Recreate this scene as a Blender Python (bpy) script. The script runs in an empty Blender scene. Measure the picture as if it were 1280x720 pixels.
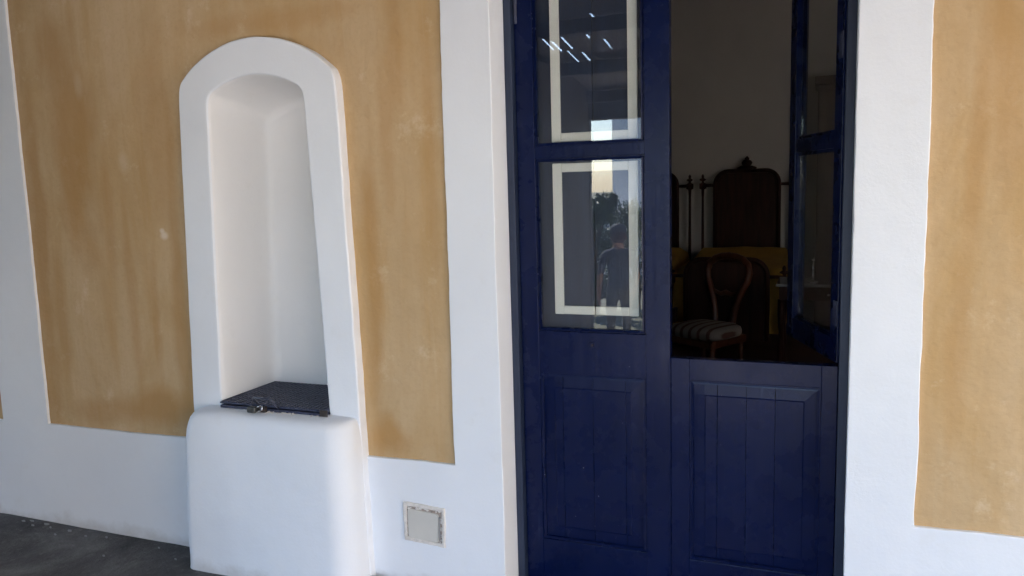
import bpy, bmesh, math, random
from mathutils import Vector, Matrix, noise
C = bpy.context.scene
PI = math.pi
rnd = random.Random(7)

# ------------------------------------------------------------------ camera
def make_camera():
    F, yaw, pit, rol = 994.36, .37355, .12548, -.02769
    f = Vector((-math.sin(yaw)*math.cos(pit), math.cos(yaw)*math.cos(pit), -math.sin(pit)))
    r = Vector((math.cos(yaw), math.sin(yaw), 0)); u = r.cross(f)
    r2 = r*math.cos(rol)+u*math.sin(rol); u2 = -r*math.sin(rol)+u*math.cos(rol)
    cd = bpy.data.cameras.new('camera'); co = bpy.data.objects.new('camera', cd)
    C.collection.objects.link(co)
    m = Matrix((r2, u2, -f)).transposed().to_4x4(); m.translation = (0, 0, 1.48)
    co.matrix_world = m
    cd.sensor_width = 36; cd.lens = F/1280*36; cd.clip_start = .02; cd.clip_end = 500
    C.camera = co
make_camera()

# ------------------------------------------------------------------ sky, sun, exposure
SUN_EL, SUN_AZ = math.radians(39), math.radians(222)      # azimuth measured from +Y towards +X
w = bpy.data.worlds.new("World"); C.world = w; w.use_nodes = True
nt = w.node_tree; sky = nt.nodes.new('ShaderNodeTexSky'); sky.sky_type = 'NISHITA'
sky.sun_disc = False; sky.dust_density = 1.0; sky.air_density = 1.0; sky.ozone_density = 6; sky.sun_elevation = SUN_EL; sky.sun_rotation = SUN_AZ
bgn = nt.nodes['Background']; bgn.inputs[1].default_value = .15
nt.links.new(sky.outputs[0], bgn.inputs[0])
sd = bpy.data.lights.new('sun', 'SUN'); sd.energy = 4.9; sd.angle = math.radians(.5); sd.color = (1, .965, .915)
so = bpy.data.objects.new('sun', sd); C.collection.objects.link(so)
sdir = Vector((math.sin(SUN_AZ)*math.cos(SUN_EL), math.cos(SUN_AZ)*math.cos(SUN_EL), math.sin(SUN_EL)))
so.rotation_euler = sdir.to_track_quat('Z', 'Y').to_euler()
C.view_settings.view_transform = 'Standard'; C.view_settings.look = 'None'
C.view_settings.exposure = 2.68; C.view_settings.gamma = 1
C.cycles.max_bounces = 12; C.cycles.diffuse_bounces = 8; C.cycles.transparent_max_bounces = 16
C.cycles.use_denoising = True; C.cycles.sample_clamp_indirect = 6

# ------------------------------------------------------------------ materials
def nm(name):
    m = bpy.data.materials.new(name); m.use_nodes = True
    nt = m.node_tree; b = nt.nodes['Principled BSDF']
    return m, nt, b
def N(nt, t, **kw):
    n = nt.nodes.new(t)
    for k, v in kw.items():
        if k.startswith('i_'):
            n.inputs[k[2:].replace('_', ' ')].default_value = v
        else: setattr(n, k, v)
    return n
def coords(nt, scale=(1, 1, 1), kind='Object'):
    tc = N(nt, 'ShaderNodeTexCoord'); mp = N(nt, 'ShaderNodeMapping')
    mp.inputs['Scale'].default_value = scale
    nt.links.new(tc.outputs[kind], mp.inputs[0]); return mp.outputs[0]
def noisef(nt, co, scale, detail=5, rough=.55, dist=0):
    n = N(nt, 'ShaderNodeTexNoise', i_Scale=scale, i_Detail=detail, i_Roughness=rough, i_Distortion=dist)
    nt.links.new(co, n.inputs['Vector']); return n.outputs['Fac']
def ramp(nt, fac, stops):
    r = N(nt, 'ShaderNodeValToRGB'); e = r.color_ramp.elements
    while len(e) < len(stops): e.new(.5)
    for k, (p, c) in enumerate(stops):
        e[k].position = p; e[k].color = (c[0], c[1], c[2], 1) if not isinstance(c, (int, float)) else (c, c, c, 1)
    nt.links.new(fac, r.inputs[0]); return r.outputs[0]
def mix(nt, a, b, fac, mode='MIX'):
    m = N(nt, 'ShaderNodeMix', data_type='RGBA', blend_type=mode)
    for v, s in ((fac, 0), (a, 6), (b, 7)):
        if hasattr(v, 'links'): nt.links.new(v, m.inputs[s])
        else: m.inputs[s].default_value = v if isinstance(v, (int, float)) else (v[0], v[1], v[2], 1)
    return m.outputs[2]
def bump(nt, b, h, strength=.3, dist=.01, prev=None):
    n = N(nt, 'ShaderNodeBump', i_Strength=strength, i_Distance=dist)
    nt.links.new(h, n.inputs['Height'])
    if prev: nt.links.new(prev, n.inputs['Normal'])
    nt.links.new(n.outputs[0], b.inputs['Normal']); return n.outputs[0]

def mat_plaster(name='white_limewash', lo=(.755, .775, .805), hi=(.805, .826, .852)):
    m, nt, b = nm(name); co = coords(nt)
    n1 = noisef(nt, co, 1.6, 6, .6); n2 = noisef(nt, co, 9, 5, .6)
    c = ramp(nt, n1, [(.3, lo), (.7, hi)])
    c = mix(nt, c, (.70, .69, .66), ramp(nt, n2, [(.62, 0), (.82, .35)]))
    # dirt that clings to the foot of the wall and ragged specks
    tc = N(nt, 'ShaderNodeTexCoord'); sx = N(nt, 'ShaderNodeSeparateXYZ'); nt.links.new(tc.outputs['Object'], sx.inputs[0])
    z = N(nt, 'ShaderNodeMath', operation='MULTIPLY_ADD'); nt.links.new(n2, z.inputs[0]); z.inputs[1].default_value = .16
    nt.links.new(sx.outputs[2], z.inputs[2])
    c = mix(nt, c, (.45, .42, .38), ramp(nt, z.outputs[0], [(.075, .45), (.13, 0)]))
    nt.links.new(c, b.inputs['Base Color']); b.inputs['Roughness'].default_value = .85
    b.inputs['Specular IOR Level'].default_value = .25
    p = bump(nt, b, noisef(nt, co, 2.6, 3, .5), .5, .03); p = bump(nt, b, noisef(nt, coords(nt, (1, 1, .35)), 22, 5, .6), .12, .005, p)
    bump(nt, b, noisef(nt, co, 90, 4, .6), .25, .003, p)
    return m
def mat_ochre():
    m, nt, b = nm('ochre_limewash'); co = coords(nt)
    cs = coords(nt, (8, 8, .8)); cs2 = coords(nt, (3.0, 3.0, 1.1))
    base = ramp(nt, noisef(nt, co, 1.3, 5, .6), [(.28, (.50, .348, .188)), (.72, (.62, .45, .27))])
    st = ramp(nt, noisef(nt, cs, 1.0, 6, .6, .6), [(.50, 0), (.74, 1)])
    big = ramp(nt, noisef(nt, cs2, 1.1, 5, .6, .8), [(.45, 0), (.68, 1)])
    c = mix(nt, base, (.48, .272, .088), N(nt, 'ShaderNodeMath', operation='MULTIPLY').outputs[0])
    mul = c.node.inputs[0].links[0].from_node
    nt.links.new(st, mul.inputs[0]); mul.inputs[1].default_value = .40
    c = mix(nt, c, (.46, .28, .10), mix(nt, (0, 0, 0), big, .5))
    fine = ramp(nt, noisef(nt, coords(nt, (34, 34, 1.3)), 1.0, 6, .65, .3), [(.42, 0), (.75, 1)])
    c = mix(nt, c, (.43, .25, .085), mix(nt, (0, 0, 0), fine, .13))
    c = mix(nt, c, (.40, .27, .13), mix(nt, (0, 0, 0), ramp(nt, noisef(nt, co, 60, 5, .7), [(.5, 0), (.7, 1)]), .22))
    # worn paler scuffs
    c = mix(nt, c, (.76, .63, .46), ramp(nt, noisef(nt, co, 5.5, 8, .75), [(.58, 0), (.80, .6)]))
    # stains: rusty washes creeping down from the top and up from the bottom edges
    def stain(cx, cz, rx, rz, amt, col):
        nonlocal c
        tc = N(nt, 'ShaderNodeTexCoord'); mp = N(nt, 'ShaderNodeMapping')
        mp.inputs['Location'].default_value = (-cx/rx, 0, -cz/rz); mp.inputs['Scale'].default_value = (1/rx, 0, 1/rz)
        nt.links.new(tc.outputs['Object'], mp.inputs[0])
        wob = N(nt, 'ShaderNodeTexNoise', i_Scale=7, i_Detail=5); nt.links.new(coords(nt, (1, 1, .5)), wob.inputs['Vector'])
        ad = N(nt, 'ShaderNodeVectorMath', operation='MULTIPLY_ADD'); nt.links.new(wob.outputs['Color'], ad.inputs[0])
        ad.inputs[1].default_value = (1.5, 0, 1.5)
        sb = N(nt, 'ShaderNodeVectorMath', operation='SUBTRACT'); nt.links.new(mp.outputs[0], sb.inputs[0]); sb.inputs[1].default_value = (.75, 0, .75)
        nt.links.new(sb.outputs[0], ad.inputs[2])
        ln = N(nt, 'ShaderNodeVectorMath', operation='LENGTH'); nt.links.new(ad.outputs[0], ln.inputs[0])
        c = mix(nt, c, col, ramp(nt, ln.outputs['Value'], [(.35, amt), (1.0, 0)]))
    rust = (.41, .218, .066)
    for s in STAINS: stain(*s, rust)
    for s in ((-2.505, 1.325, .028, .022, .55), (-2.515, 1.345, .018, .014, .5), (-2.69, 1.62, .03, .06, .16), (-2.9, 1.95, .03, .08, .16)): stain(*s, (.80, .72, .60))
    nt.links.new(c, b.inputs['Base Color']); b.inputs['Roughness'].default_value = .9
    b.inputs['Specular IOR Level'].default_value = .2
    p = bump(nt, b, noisef(nt, co, 4, 4, .55), .6, .03); p = bump(nt, b, noisef(nt, co, 20, 4, .6), .35, .006, p)
    bump(nt, b, noisef(nt, co, 110, 4, .6), .3, .003, p)
    return m
STAINS = [(-2.70, 1.02, .035, .5, .33), (-2.58, .95, .028, .40, .30), (-2.79, 1.45, .04, .35, .30), (-3.12, .95, .05, .35, .35), (-2.44, 1.4, .04, .5, .3), (-1.40, 2.0, .05, .3, .35), (-1.27, 1.5, .03, .6, .2), (-3.05, 2.1, .1, .2, .4), (-2.95, 1.75, .14, .55, .55), (-3.2, 1.3, .06, .9, .55), (-2.62, .60, .30, .10, .6), (-2.45, .9, .05, .6, .4), (-2.93, .55, .25, .08, .4),
          (-1.50, .56, .09, .10, .65), (-1.53, 1.1, .045, .7, .5), (-1.45, 1.75, .05, .4, .35), (-2.5, 1.7, .12, .5, .35),
          (.385, 1.50, .035, .42, .38), (.36, 1.0, .04, .30, .3), (.45, 1.75, .10, .4, .35), (-1.9, 2.12, .5, .06, .35)]
def mat_blue():
    m, nt, b = nm('blue_gloss_paint'); co = coords(nt)
    gr = noisef(nt, coords(nt, (22, 22, .9)), 1.5, 6, .6)
    c = ramp(nt, noisef(nt, co, 3, 5, .6), [(.3, (.0016, .0052, .033)), (.7, (.0024, .0075, .045))])
    c = mix(nt, c, (.05, .07, .14), ramp(nt, gr, [(.66, 0), (.74, .30)]))
    c = mix(nt, c, (.45, .45, .48), ramp(nt, noisef(nt, co, 62, 2, .5), [(.775, 0), (.80, .6)]))
    nt.links.new(c, b.inputs['Base Color'])
    nt.links.new(ramp(nt, noisef(nt, co, 7, 5, .6), [(.3, .20), (.7, .36)]), b.inputs['Roughness']); b.inputs['Specular IOR Level'].default_value = .22
    p = bump(nt, b, gr, .30, .004); bump(nt, b, noisef(nt, co, 14, 4, .6), .06, .006, p)
    return m
def mat_frameblue():
    m, nt, b = nm('weathered_blue_paint'); co = coords(nt)
    c = ramp(nt, noisef(nt, coords(nt, (9, 9, 1)), 2, 6, .6), [(.3, (.007, .014, .040)), (.72, (.018, .030, .062))])
    nt.links.new(c, b.inputs['Base Color']); b.inputs['Roughness'].default_value = .5
    bump(nt, b, noisef(nt, co, 25, 5, .6), .3, .004); return m
def simple(name, col, rough=.6, metal=0, nscale=8, var=.25, bs=.2, bd=.004, spec=.5, stretch=(1, 1, 1)):
    m, nt, b = nm(name); co = coords(nt, stretch)
    f = noisef(nt, co, nscale, 6, .6)
    lo = [x*(1-var) for x in col]; hi = [min(1, x*(1+var)) for x in col]
    nt.links.new(ramp(nt, f, [(.28, lo), (.72, hi)]), b.inputs['Base Color'])
    b.inputs['Roughness'].default_value = rough; b.inputs['Metallic'].default_value = metal
    b.inputs['Specular IOR Level'].default_value = spec
    if bs: bump(nt, b, noisef(nt, co, nscale*4, 4, .6), bs, bd)
    return m
def mat_floor():
    m, nt, b = nm('worn_concrete'); co = coords(nt)
    c = ramp(nt, noisef(nt, co, 2.2, 8, .68, .4), [(.34, (.032, .031, .030)), (.5, (.085, .081, .077)), (.66, (.17, .163, .155))])
    c = mix(nt, c, (.03, .028, .026), ramp(nt, noisef(nt, co, 5, 6, .65, .8), [(.55, 0), (.75, .75)]))
    c = mix(nt, c, (.30, .29, .275), ramp(nt, noisef(nt, co, 30, 6, .75), [(.56, 0), (.72, .35)]))
    nt.links.new(c, b.inputs['Base Color']); b.inputs['Roughness'].default_value = .8
    p = bump(nt, b, noisef(nt, co, 9, 6, .7), 1.0, .03); bump(nt, b, noisef(nt, co, 70, 5, .7), .8, .006, p)
    return m
def mat_glass():
    m = bpy.data.materials.new('window_glass'); m.use_nodes = True; nt = m.node_tree
    nt.nodes.remove(nt.nodes['Principled BSDF']); out = nt.nodes['Material Output']
    t = N(nt, 'ShaderNodeBsdfTransparent'); t.inputs[0].default_value = (.95, .965, .96, 1)
    g = N(nt, 'ShaderNodeBsdfGlossy', i_Roughness=.005); fr = N(nt, 'ShaderNodeFresnel')
    ge = N(nt, 'ShaderNodeNewGeometry'); ior = N(nt, 'ShaderNodeMath', operation='MULTIPLY_ADD')   # same reflectance from both sides of the sheet
    nt.links.new(ge.outputs['Backfacing'], ior.inputs[0]); ior.inputs[1].default_value = 1/1.75-1.75; ior.inputs[2].default_value = 1.75
    nt.links.new(ior.outputs[0], fr.inputs['IOR'])
    mx = N(nt, 'ShaderNodeMixShader'); nt.links.new(fr.outputs[0], mx.inputs[0])
    nt.links.new(t.outputs[0], mx.inputs[1]); nt.links.new(g.outputs[0], mx.inputs[2]); nt.links.new(mx.outputs[0], out.inputs[0])
    bp = N(nt, 'ShaderNodeBump', i_Strength=.03, i_Distance=.003)
    nt.links.new(noisef(nt, coords(nt), 5, 2, .5), bp.inputs['Height']); nt.links.new(bp.outputs[0], g.inputs['Normal'])
    return m
def mat_stripe():
    m, nt, b = nm('striped_upholstery'); co = coords(nt)
    sx = N(nt, 'ShaderNodeSeparateXYZ'); nt.links.new(co, sx.inputs[0])
    s = N(nt, 'ShaderNodeMath', operation='MULTIPLY'); nt.links.new(sx.outputs[0], s.inputs[0]); s.inputs[1].default_value = 2*PI/.072
    q = N(nt, 'ShaderNodeMath', operation='SINE'); nt.links.new(s.outputs[0], q.inputs[0])
    c = ramp(nt, q.outputs[0], [(.0, (.26, .235, .21)), (.40, (.24, .215, .19)), (.62, (.10, .045, .035)), (1, (.10, .045, .035))])
    nt.links.new(c, b.inputs['Base Color']); b.inputs['Roughness'].default_value = .8; return m
def mat_leaf(name, c1, c2):
    m, nt, b = nm(name); co = coords(nt)
    nt.links.new(ramp(nt, noisef(nt, co, 3, 3), [(.35, c1), (.65, c2)]), b.inputs['Base Color'])
    b.inputs['Roughness'].default_value = .55; return m
MW_WARM = mat_plaster('warm_lit_limewash', (.785, .775, .76), (.825, .815, .805))  # white limewash tinted warm, putting the light inside the niche into the colour
MW, MO, MB, MF, MC, MG = mat_plaster(), mat_ochre(), mat_blue(), mat_frameblue(), mat_floor(), mat_glass()
CREAM = simple('cream_paint', (.84, .81, .74), .45, 0, 6, .06, .15, .003)
SHUT = simple('dull_blue_shutter_paint', (.011, .020, .050), .5, 0, 5, .25, .3, .004, stretch=(6, 6, .6))
WOOD = simple('dark_mahogany', (.040, .013, .008), .5, 0, 3, .5, .15, .003, .2, stretch=(8, 8, 1))
WOODR = simple('red_brown_polished_wood', (.10, .030, .013), .38, 0, 3, .4, .1, .003, stretch=(8, 8, 1))
RUG = simple('ochre_bedspread_cloth', (.46, .27, .05), .9, 0, 5, .15, .5, .01)
STRIPE = mat_stripe()
ROOMW = simple('room_wall_paint', (.68, .64, .585), .9, 0, 2, .06, .1, .003)
TILE = simple('terracotta_tile', (.10, .045, .028), .6, 0, 4, .25, .2, .003)
MARBLE = simple('pale_marble', (.30, .30, .29), .08, 0, 6, .08, 0)
METAL = simple('blue_painted_iron', (.036, .042, .078), .5, 0, 30, .4, .4, .003)
RIBM = simple('lighter_blue_iron', (.058, .066, .105), .45, 0, 40, .4, .3, .002)  # lighter tone than the lid plate so the ribs stand out
IRONL = simple('worn_blue_grey_iron', (.045, .050, .075), .4, 0, 40, .3, .3, .002)
RUST = simple('rusty_iron', (.038, .028, .024), .7, 0, 40, .5, .6, .003)
STEEL = simple('bright_steel', (.7, .7, .72), .2, 1, 20, .1, 0)
LOCK = simple('grey_padlock_metal', (.10, .10, .095), .45, .7, 40, .3, .3, .002)
PLAST = simple('grey_plastic', (.58, .555, .50), .55, 0, 8, .05, .05, .001)
MORTAR = simple('rough_mortar', (.70, .66, .61), .9, 0, 35, .18, .8, .006)
DIRTM = simple('dark_gap_dirt', (.38, .32, .27), .95, 0, 60, .5, .8, .004)
FLAKE = simple('limewash_flake', (.27, .27, .27), .9, 0, 30, .1, .2, .002)
CANE = simple('split_cane', (.11, .095, .08), .7, 0, 3, .35, .2, .003, stretch=(20, 2, 20))
TIMBER = simple('stained_timber', (.04, .034, .03), .7, 0, 3, .35, .3, .004)
PAVE = simple('dry_grass_ground', (.13, .13, .09), .9, 0, 3, .2, .6, .02)
BOUNCE_PAVE = simple('pale_bounce_paving', (.52, .47, .43), .85, 0, 1.5, .12, .3, .01)
STONE = simple('pale_limestone', (.50, .475, .46), .8, 0, 3, .15, .4, .006)
HOUSEW = simple('pale_render', (.72, .73, .75), .9, 0, 2, .06, .2, .01)
WING_BOUNCE = simple('bounce_cream_render', (.84, .76, .68), .9, 0, 2, .06, .2, .01)
CLAYT = simple('clay_roof_tile', (.35, .15, .08), .85, 0, 4, .3, .4, .01)
BARK = simple('tree_bark', (.10, .075, .05), .9, 0, 12, .4, .8, .01)
LEAF = mat_leaf('olive_green_leaf', (.035, .065, .02), (.09, .13, .05))
LEAF2 = mat_leaf('dark_green_leaf', (.02, .045, .015), (.05, .09, .03))
SKIN = simple('skin', (.20, .11, .075), .6, 0, 8, .08, .05, .002)
SHIRT = simple('dark_shirt_cloth', (.03, .035, .05), .9, 0, 20, .2, .4, .004)
TROU = simple('grey_trouser_cloth', (.07, .07, .07), .9, 0, 20, .2, .4, .004)

# ------------------------------------------------------------------ mesh helpers
def link(o, parent=None):
    C.collection.objects.link(o)
    if parent: o.parent = parent
    return o
def obj(name, bm, mat, parent=None, smooth=False):
    me = bpy.data.meshes.new(name)
    if isinstance(bm, bmesh.types.BMesh):
        bmesh.ops.recalc_face_normals(bm, faces=bm.faces); bm.to_mesh(me); bm.free()
    else: me = bm; me.name = name
    if mat: me.materials.clear(); me.materials.append(mat)
    for p in me.polygons: p.use_smooth = smooth
    if smooth and not isinstance(smooth, int) is None: pass
    return link(bpy.data.objects.new(name, me), parent)
def angle_smooth(o, deg=35):
    me = o.data
    for p in me.polygons: p.use_smooth = True
    me.set_sharp_from_angle(angle=math.radians(deg)); return o
def thing(name, label, cat, loc=(0, 0, 0), rz=0, group=None):
    o = bpy.data.objects.new(name, None); o.empty_display_size = .1; link(o)
    o.location = loc; o.rotation_euler = (0, 0, rz); return tag(o, label, cat, group)
def tag(o, label, cat, group=None):
    o['label'] = label; o['category'] = cat
    if group: o['group'] = group
    return o
def kind(o, k): o['kind'] = k; return o
def box(bm, x0, x1, y0, y1, z0, z1, bev=0, seg=2):
    r = bmesh.ops.create_cube(bm, size=1); v = r['verts']
    for q in v:
        q.co = Vector(((x0+x1)/2+q.co.x*(x1-x0), (y0+y1)/2+q.co.y*(y1-y0), (z0+z1)/2+q.co.z*(z1-z0)))
    if bev:
        es = list({e for q in v for e in q.link_edges})
        bmesh.ops.bevel(bm, geom=es, offset=bev, segments=seg, affect='EDGES', profile=.5)
    return bm
def B(*a, **k): return box(bmesh.new(), *a, **k)
def tube(bm, pts, rad, n=8, cap=True, closed=False):
    pts = [Vector(p) for p in pts]; L = len(pts)
    rads = rad if isinstance(rad, (list, tuple)) else [rad]*L
    rings = []; prev = None
    for i, p in enumerate(pts):
        if closed: t = pts[(i+1) % L]-pts[i-1]
        else: t = pts[min(i+1, L-1)]-pts[max(i-1, 0)]
        t.normalize()
        if prev is None:
            a = Vector((0, 0, 1)) if abs(t.z) < .9 else Vector((1, 0, 0)); nrm = t.cross(a).normalized()
        else: nrm = (prev-t*prev.dot(t)).normalized()
        prev = nrm; bt = t.cross(nrm)
        rings.append([bm.verts.new(p+(nrm*math.cos(2*PI*k/n)+bt*math.sin(2*PI*k/n))*rads[i]) for k in range(n)])
    R = list(zip(rings, rings[1:]))+([(rings[-1], rings[0])] if closed else [])
    for a, b in R:
        for k in range(n): bm.faces.new((a[k], a[(k+1) % n], b[(k+1) % n], b[k]))
    if cap and not closed: bm.faces.new(rings[0][::-1]); bm.faces.new(rings[-1])
    return bm
def lathe(bm, prof, cx, cy, n=16):
    rings = [[bm.verts.new((cx+r*math.cos(2*PI*k/n), cy+r*math.sin(2*PI*k/n), z)) for k in range(n)] for r, z in prof]
    for a, b in zip(rings, rings[1:]):
        for k in range(n): bm.faces.new((a[k], a[(k+1) % n], b[(k+1) % n], b[k]))
    bm.faces.new(rings[0][::-1]); bm.faces.new(rings[-1]); return bm
def rough(loop, step=.05, amp=.002, freq=3.0, seed=0, skip=None):
    out = []
    for (a, b) in zip(loop, loop[1:]+loop[:1]):
        d = math.hypot(b[0]-a[0], b[1]-a[1]); n = max(1, int(d/step))
        for k in range(n):
            t = k/n; x, z = a[0]+(b[0]-a[0])*t, a[1]+(b[1]-a[1])*t
            q = Vector((x*freq, z*freq, seed*7.3)); q2 = q*5
            out.append((x+amp*(noise.noise(q)+.5*noise.noise(q2)), z+amp*(noise.noise(q+Vector((9, 4, 2)))+.5*noise.noise(q2+Vector((3, 1, 7))))))
    return out
def plate(name, loops, y0, y1, bev, mat, parent=None, smooth=False):
    """solid plate in the XZ plane between y0 (front) and y1 with holes, rounded edges"""
    cu = bpy.data.curves.new(name, 'CURVE'); cu.dimensions = '2D'; cu.fill_mode = 'BOTH'
    for lp in loops:
        s = cu.splines.new('POLY'); s.points.add(len(lp)-1)
        for k, (x, z) in enumerate(lp): s.points[k].co = (x, z, 0, 1)
        s.use_cyclic_u = True
    cu.extrude = (y1-y0)/2-bev; cu.bevel_depth = bev; cu.offset = -bev; cu.bevel_resolution = 2
    t = bpy.data.objects.new('tmp', cu); link(t)
    me = bpy.data.meshes.new_from_object(t.evaluated_get(bpy.context.evaluated_depsgraph_get()))
    bpy.data.objects.remove(t)
    ym = (y0+y1)/2
    for v in me.vertices: x, z, d = v.co; v.co = (x, ym-d, z)
    o = obj(name, me, mat, parent)
    return o
def arch(x0, x1, z0, zs, zt, n=14, pw=1.0):
    """closed outline: straight sides from z0 up to zs, shallow arch to zt. x0/x1 may be (bottom, top)"""
    (xb0, xt0) = x0 if isinstance(x0, tuple) else (x0, x0); (xb1, xt1) = x1 if isinstance(x1, tuple) else (x1, x1)
    pts = [(xb0, z0), (xb1, z0), (xt1, zs)]
    h = zt-zs; hw = (xt1-xt0)/2; R = (hw*hw+h*h)/(2*h); cx = (xt0+xt1)/2; cz = zt-R; a0 = math.asin(hw/R)
    for k in range(1, n): a = a0-2*a0*k/n; pts.append((cx+R*math.sin(a), cz+R*math.cos(a)))
    pts.append((xt0, zs)); return pts

def soften(lp, zmin, it=2):
    for _ in range(it):
        out = []
        for k, p in enumerate(lp):
            q = lp[(k+1) % len(lp)]
            if p[1] < zmin or q[1] < zmin:
                e = .022
                if p[1] < zmin: out.append(p)
                else: out.append((p[0]*(1-e)+q[0]*e, p[1]*(1-e)+q[1]*e))
                if q[1] >= zmin: out.append((p[0]*e+q[0]*(1-e), p[1]*e+q[1]*(1-e)))
                continue
            out += [(p[0]*.75+q[0]*.25, p[1]*.75+q[1]*.25), (p[0]*.25+q[0]*.75, p[1]*.25+q[1]*.75)]
        lp = out
    return lp
# ------------------------------------------------------------------ floor, ground, paths
DX0, DX1, DTOP = -1.036, .083, 2.5          # door opening in the wall
YW = 2.5                                    # front of the white bands
bm = bmesh.new(); nx, ny = 130, 60
vs = [[bm.verts.new((-7+12*i/nx, -2.1+4.66*j/ny, 0)) for j in range(ny+1)] for i in range(nx+1)]
for col in vs:
    for v in col: v.co.z = .006*noise.noise(v.co*2.1)+.002*noise.noise(v.co*11)-.002
for i in range(nx):
    for j in range(ny): bm.faces.new((vs[i][j], vs[i+1][j], vs[i+1][j+1], vs[i][j+1]))
fl = kind(obj('veranda_floor', bm, MC, None, True), 'structure')
kind(obj('veranda_step', B(-7, 5, -2.35, -2.1, -.9, -.005, bev=.015), MORTAR), 'structure')
kind(obj('garden_ground', B(-150, 150, -250, 120, -1.2, -.75), PAVE), 'structure')
kind(obj('bounce_paving', B(-2.1, 4.6, -9, -2.36, -.76, -.70), BOUNCE_PAVE), 'structure')  # unseen pale slab added to bounce sunlight onto the wall
kind(obj('veranda_base', B(-7, 5, -2.1, 2.5, -.76, -.03), MORTAR), 'structure')
ap = kind(obj('door_paving', B(-1.70, -.14, -2.08, 2.485, -.03, .018), MORTAR), 'structure'); pm = None  # unseen beyond one corner; stretched across the doorway to bounce light up
for i in range(3):
    for j in range(9):
        if pm is None:
            q = obj('paving_stone', B(-.255, .255, -.248, .248, -.01, .010, bev=.004), STONE, ap); pm = q.data
        else: q = link(bpy.data.objects.new('paving_stone', pm), ap)
        q.location = (-1.438+i*.518, 2.232-j*.506, .017)
kind(obj('room_floor', B(-3.7, 3.8, 2.56, 8.8, -.06, -.004), TILE), 'structure')
# flakes of limewash lying along the foot of the wall
bm = bmesh.new()
for (x, y, s) in [(-3.44, 2.462, .02), (-3.40, 2.475, .016), (-3.35, 2.44, .013), (-3.30, 2.47, .02), (-3.13, 2.45, .017), (-3.16, 2.40, .008), (-3.01, 2.43, .012), (-2.91, 2.45, .011), (-2.77, 2.31, .009), (-3.25, 2.45, .01), (-2.6, 2.44, .01), (-2.45, 2.38, .008)]:
    n = 6; a0 = rnd.random()*6
    s *= .62
    ring = [(x+s*rnd.uniform(.35, 1.25)*math.cos(a0+2*PI*k/n)*1.5, y+s*.55*rnd.uniform(.5, 1.2)*math.sin(a0+2*PI*k/n)) for k in range(n)]
    lo = [bm.verts.new((p[0], p[1], .0)) for p in ring]; hi = [bm.verts.new((p[0], p[1], .006)) for p in ring]
    bm.faces.new(hi); bm.faces.new(lo[::-1])
    for k in range(n): bm.faces.new((lo[k], lo[(k+1) % n], hi[(k+1) % n], hi[k]))
o = obj('paint_flakes', bm, FLAKE); tag(o, 'white limewash flakes scattered on the concrete floor at the foot of the wall', 'flakes'); kind(o, 'stuff')

# ------------------------------------------------------------------ house wall
wall = thing('house_wall', 'ochre and white limewashed house wall around the blue door and the niche', 'wall')
XL, XR, ZT = -7.0, 5.0, 3.05
WX0, WX1 = 1.9, 3.0                          # unseen window opening added right of the picture to light the room
# outer outline with the door cut in, then the recessed ochre fields as holes
NI_out = arch((-2.402, -2.333), (-1.575, -1.618), -.01, 1.900, 2.058, 13)
outer = [(XL, -.02), (DX0, -.02), (DX0, DTOP), (DX1, DTOP), (DX1, -.02), (XR, -.02), (XR, ZT), (XL, ZT)]
h1 = [(-3.262, .470), (-2.44, .482), (-2.44, 1.0), (-1.9, 1.0), (-1.62, 1.0), (-1.585, .487), (-1.222, .493), (-1.212, 2.65), (-3.262, 2.65)]
niche_hole = arch(-2.25, -1.68, .60, 1.83, 1.93, 8)
h1 = [(-3.262, .470), (-1.222, .493), (-1.212, 2.65), (-3.262, 2.65)]
h3 = [(.271, .459), (1.60, .470), (1.60, 2.65), (.273, 2.65)]
h0 = [(-5.6, .458), (-3.558, .466), (-3.552, 2.65), (-5.6, 2.65)]
h4 = [(3.2, .47), (4.4, .47), (4.4, 2.65), (3.2, 2.65)]
hw = [(WX0, 1.0), (WX1, 1.0), (WX1, 2.3), (WX0, 2.3)]
# the white band is one plate; the niche surround sits over the middle field
plate('white_band', [rough(outer, .06, .003, seed=1)]+[rough(h, .02, .0036, 5, seed=k+2) for k, h in enumerate((h1, h3, h0, h4))]+[hw],
      YW, YW+.03, .0035, MW, wall)
big = lambda h, d=.03: [(min(x for x, _ in h)-d, min(z for _, z in h)-d), (max(x for x, _ in h)+d, min(z for _, z in h)-d), (max(x for x, _ in h)+d, max(z for _, z in h)+d), (min(x for x, _ in h)-d, max(z for _, z in h)+d)]
plate('ochre_field', [big(h1), niche_hole], YW+.013, YW+.06, .001, MO, wall)
for h in (h3, h0, h4): plate('ochre_field', [big(h)], YW+.013, YW+.06, .001, MO, wall)
# masonry behind: reveals of the doorway and the room side of the wall
obj('masonry', B(XL, DX0-.006, YW+.062, YW+.08, 0, .55), MW, wall)
def reveal(name, x0, x1, z0, z1, seed):
    bm = bmesh.new(); box(bm, x0, x1, YW+.004, 2.95, z0, z1)
    bmesh.ops.subdivide_edges(bm, edges=[e for e in bm.edges if abs((e.verts[0].co-e.verts[1].co).z) > 1], cuts=40)
    for v in bm.verts:
        if v.co.y < 2.6: pass
    return obj(name, bm, MW, wall)
reveal('door_reveal', DX0-.12, DX0-.0015, -.02, DTOP+.1, 1); reveal('door_reveal', DX1+.0015, DX1+.12, -.02, DTOP+.1, 2)
obj('door_reveal', B(DX0, DX1, YW+.004, 2.95, DTOP+.0015, DTOP+.12), MW, wall)

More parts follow.
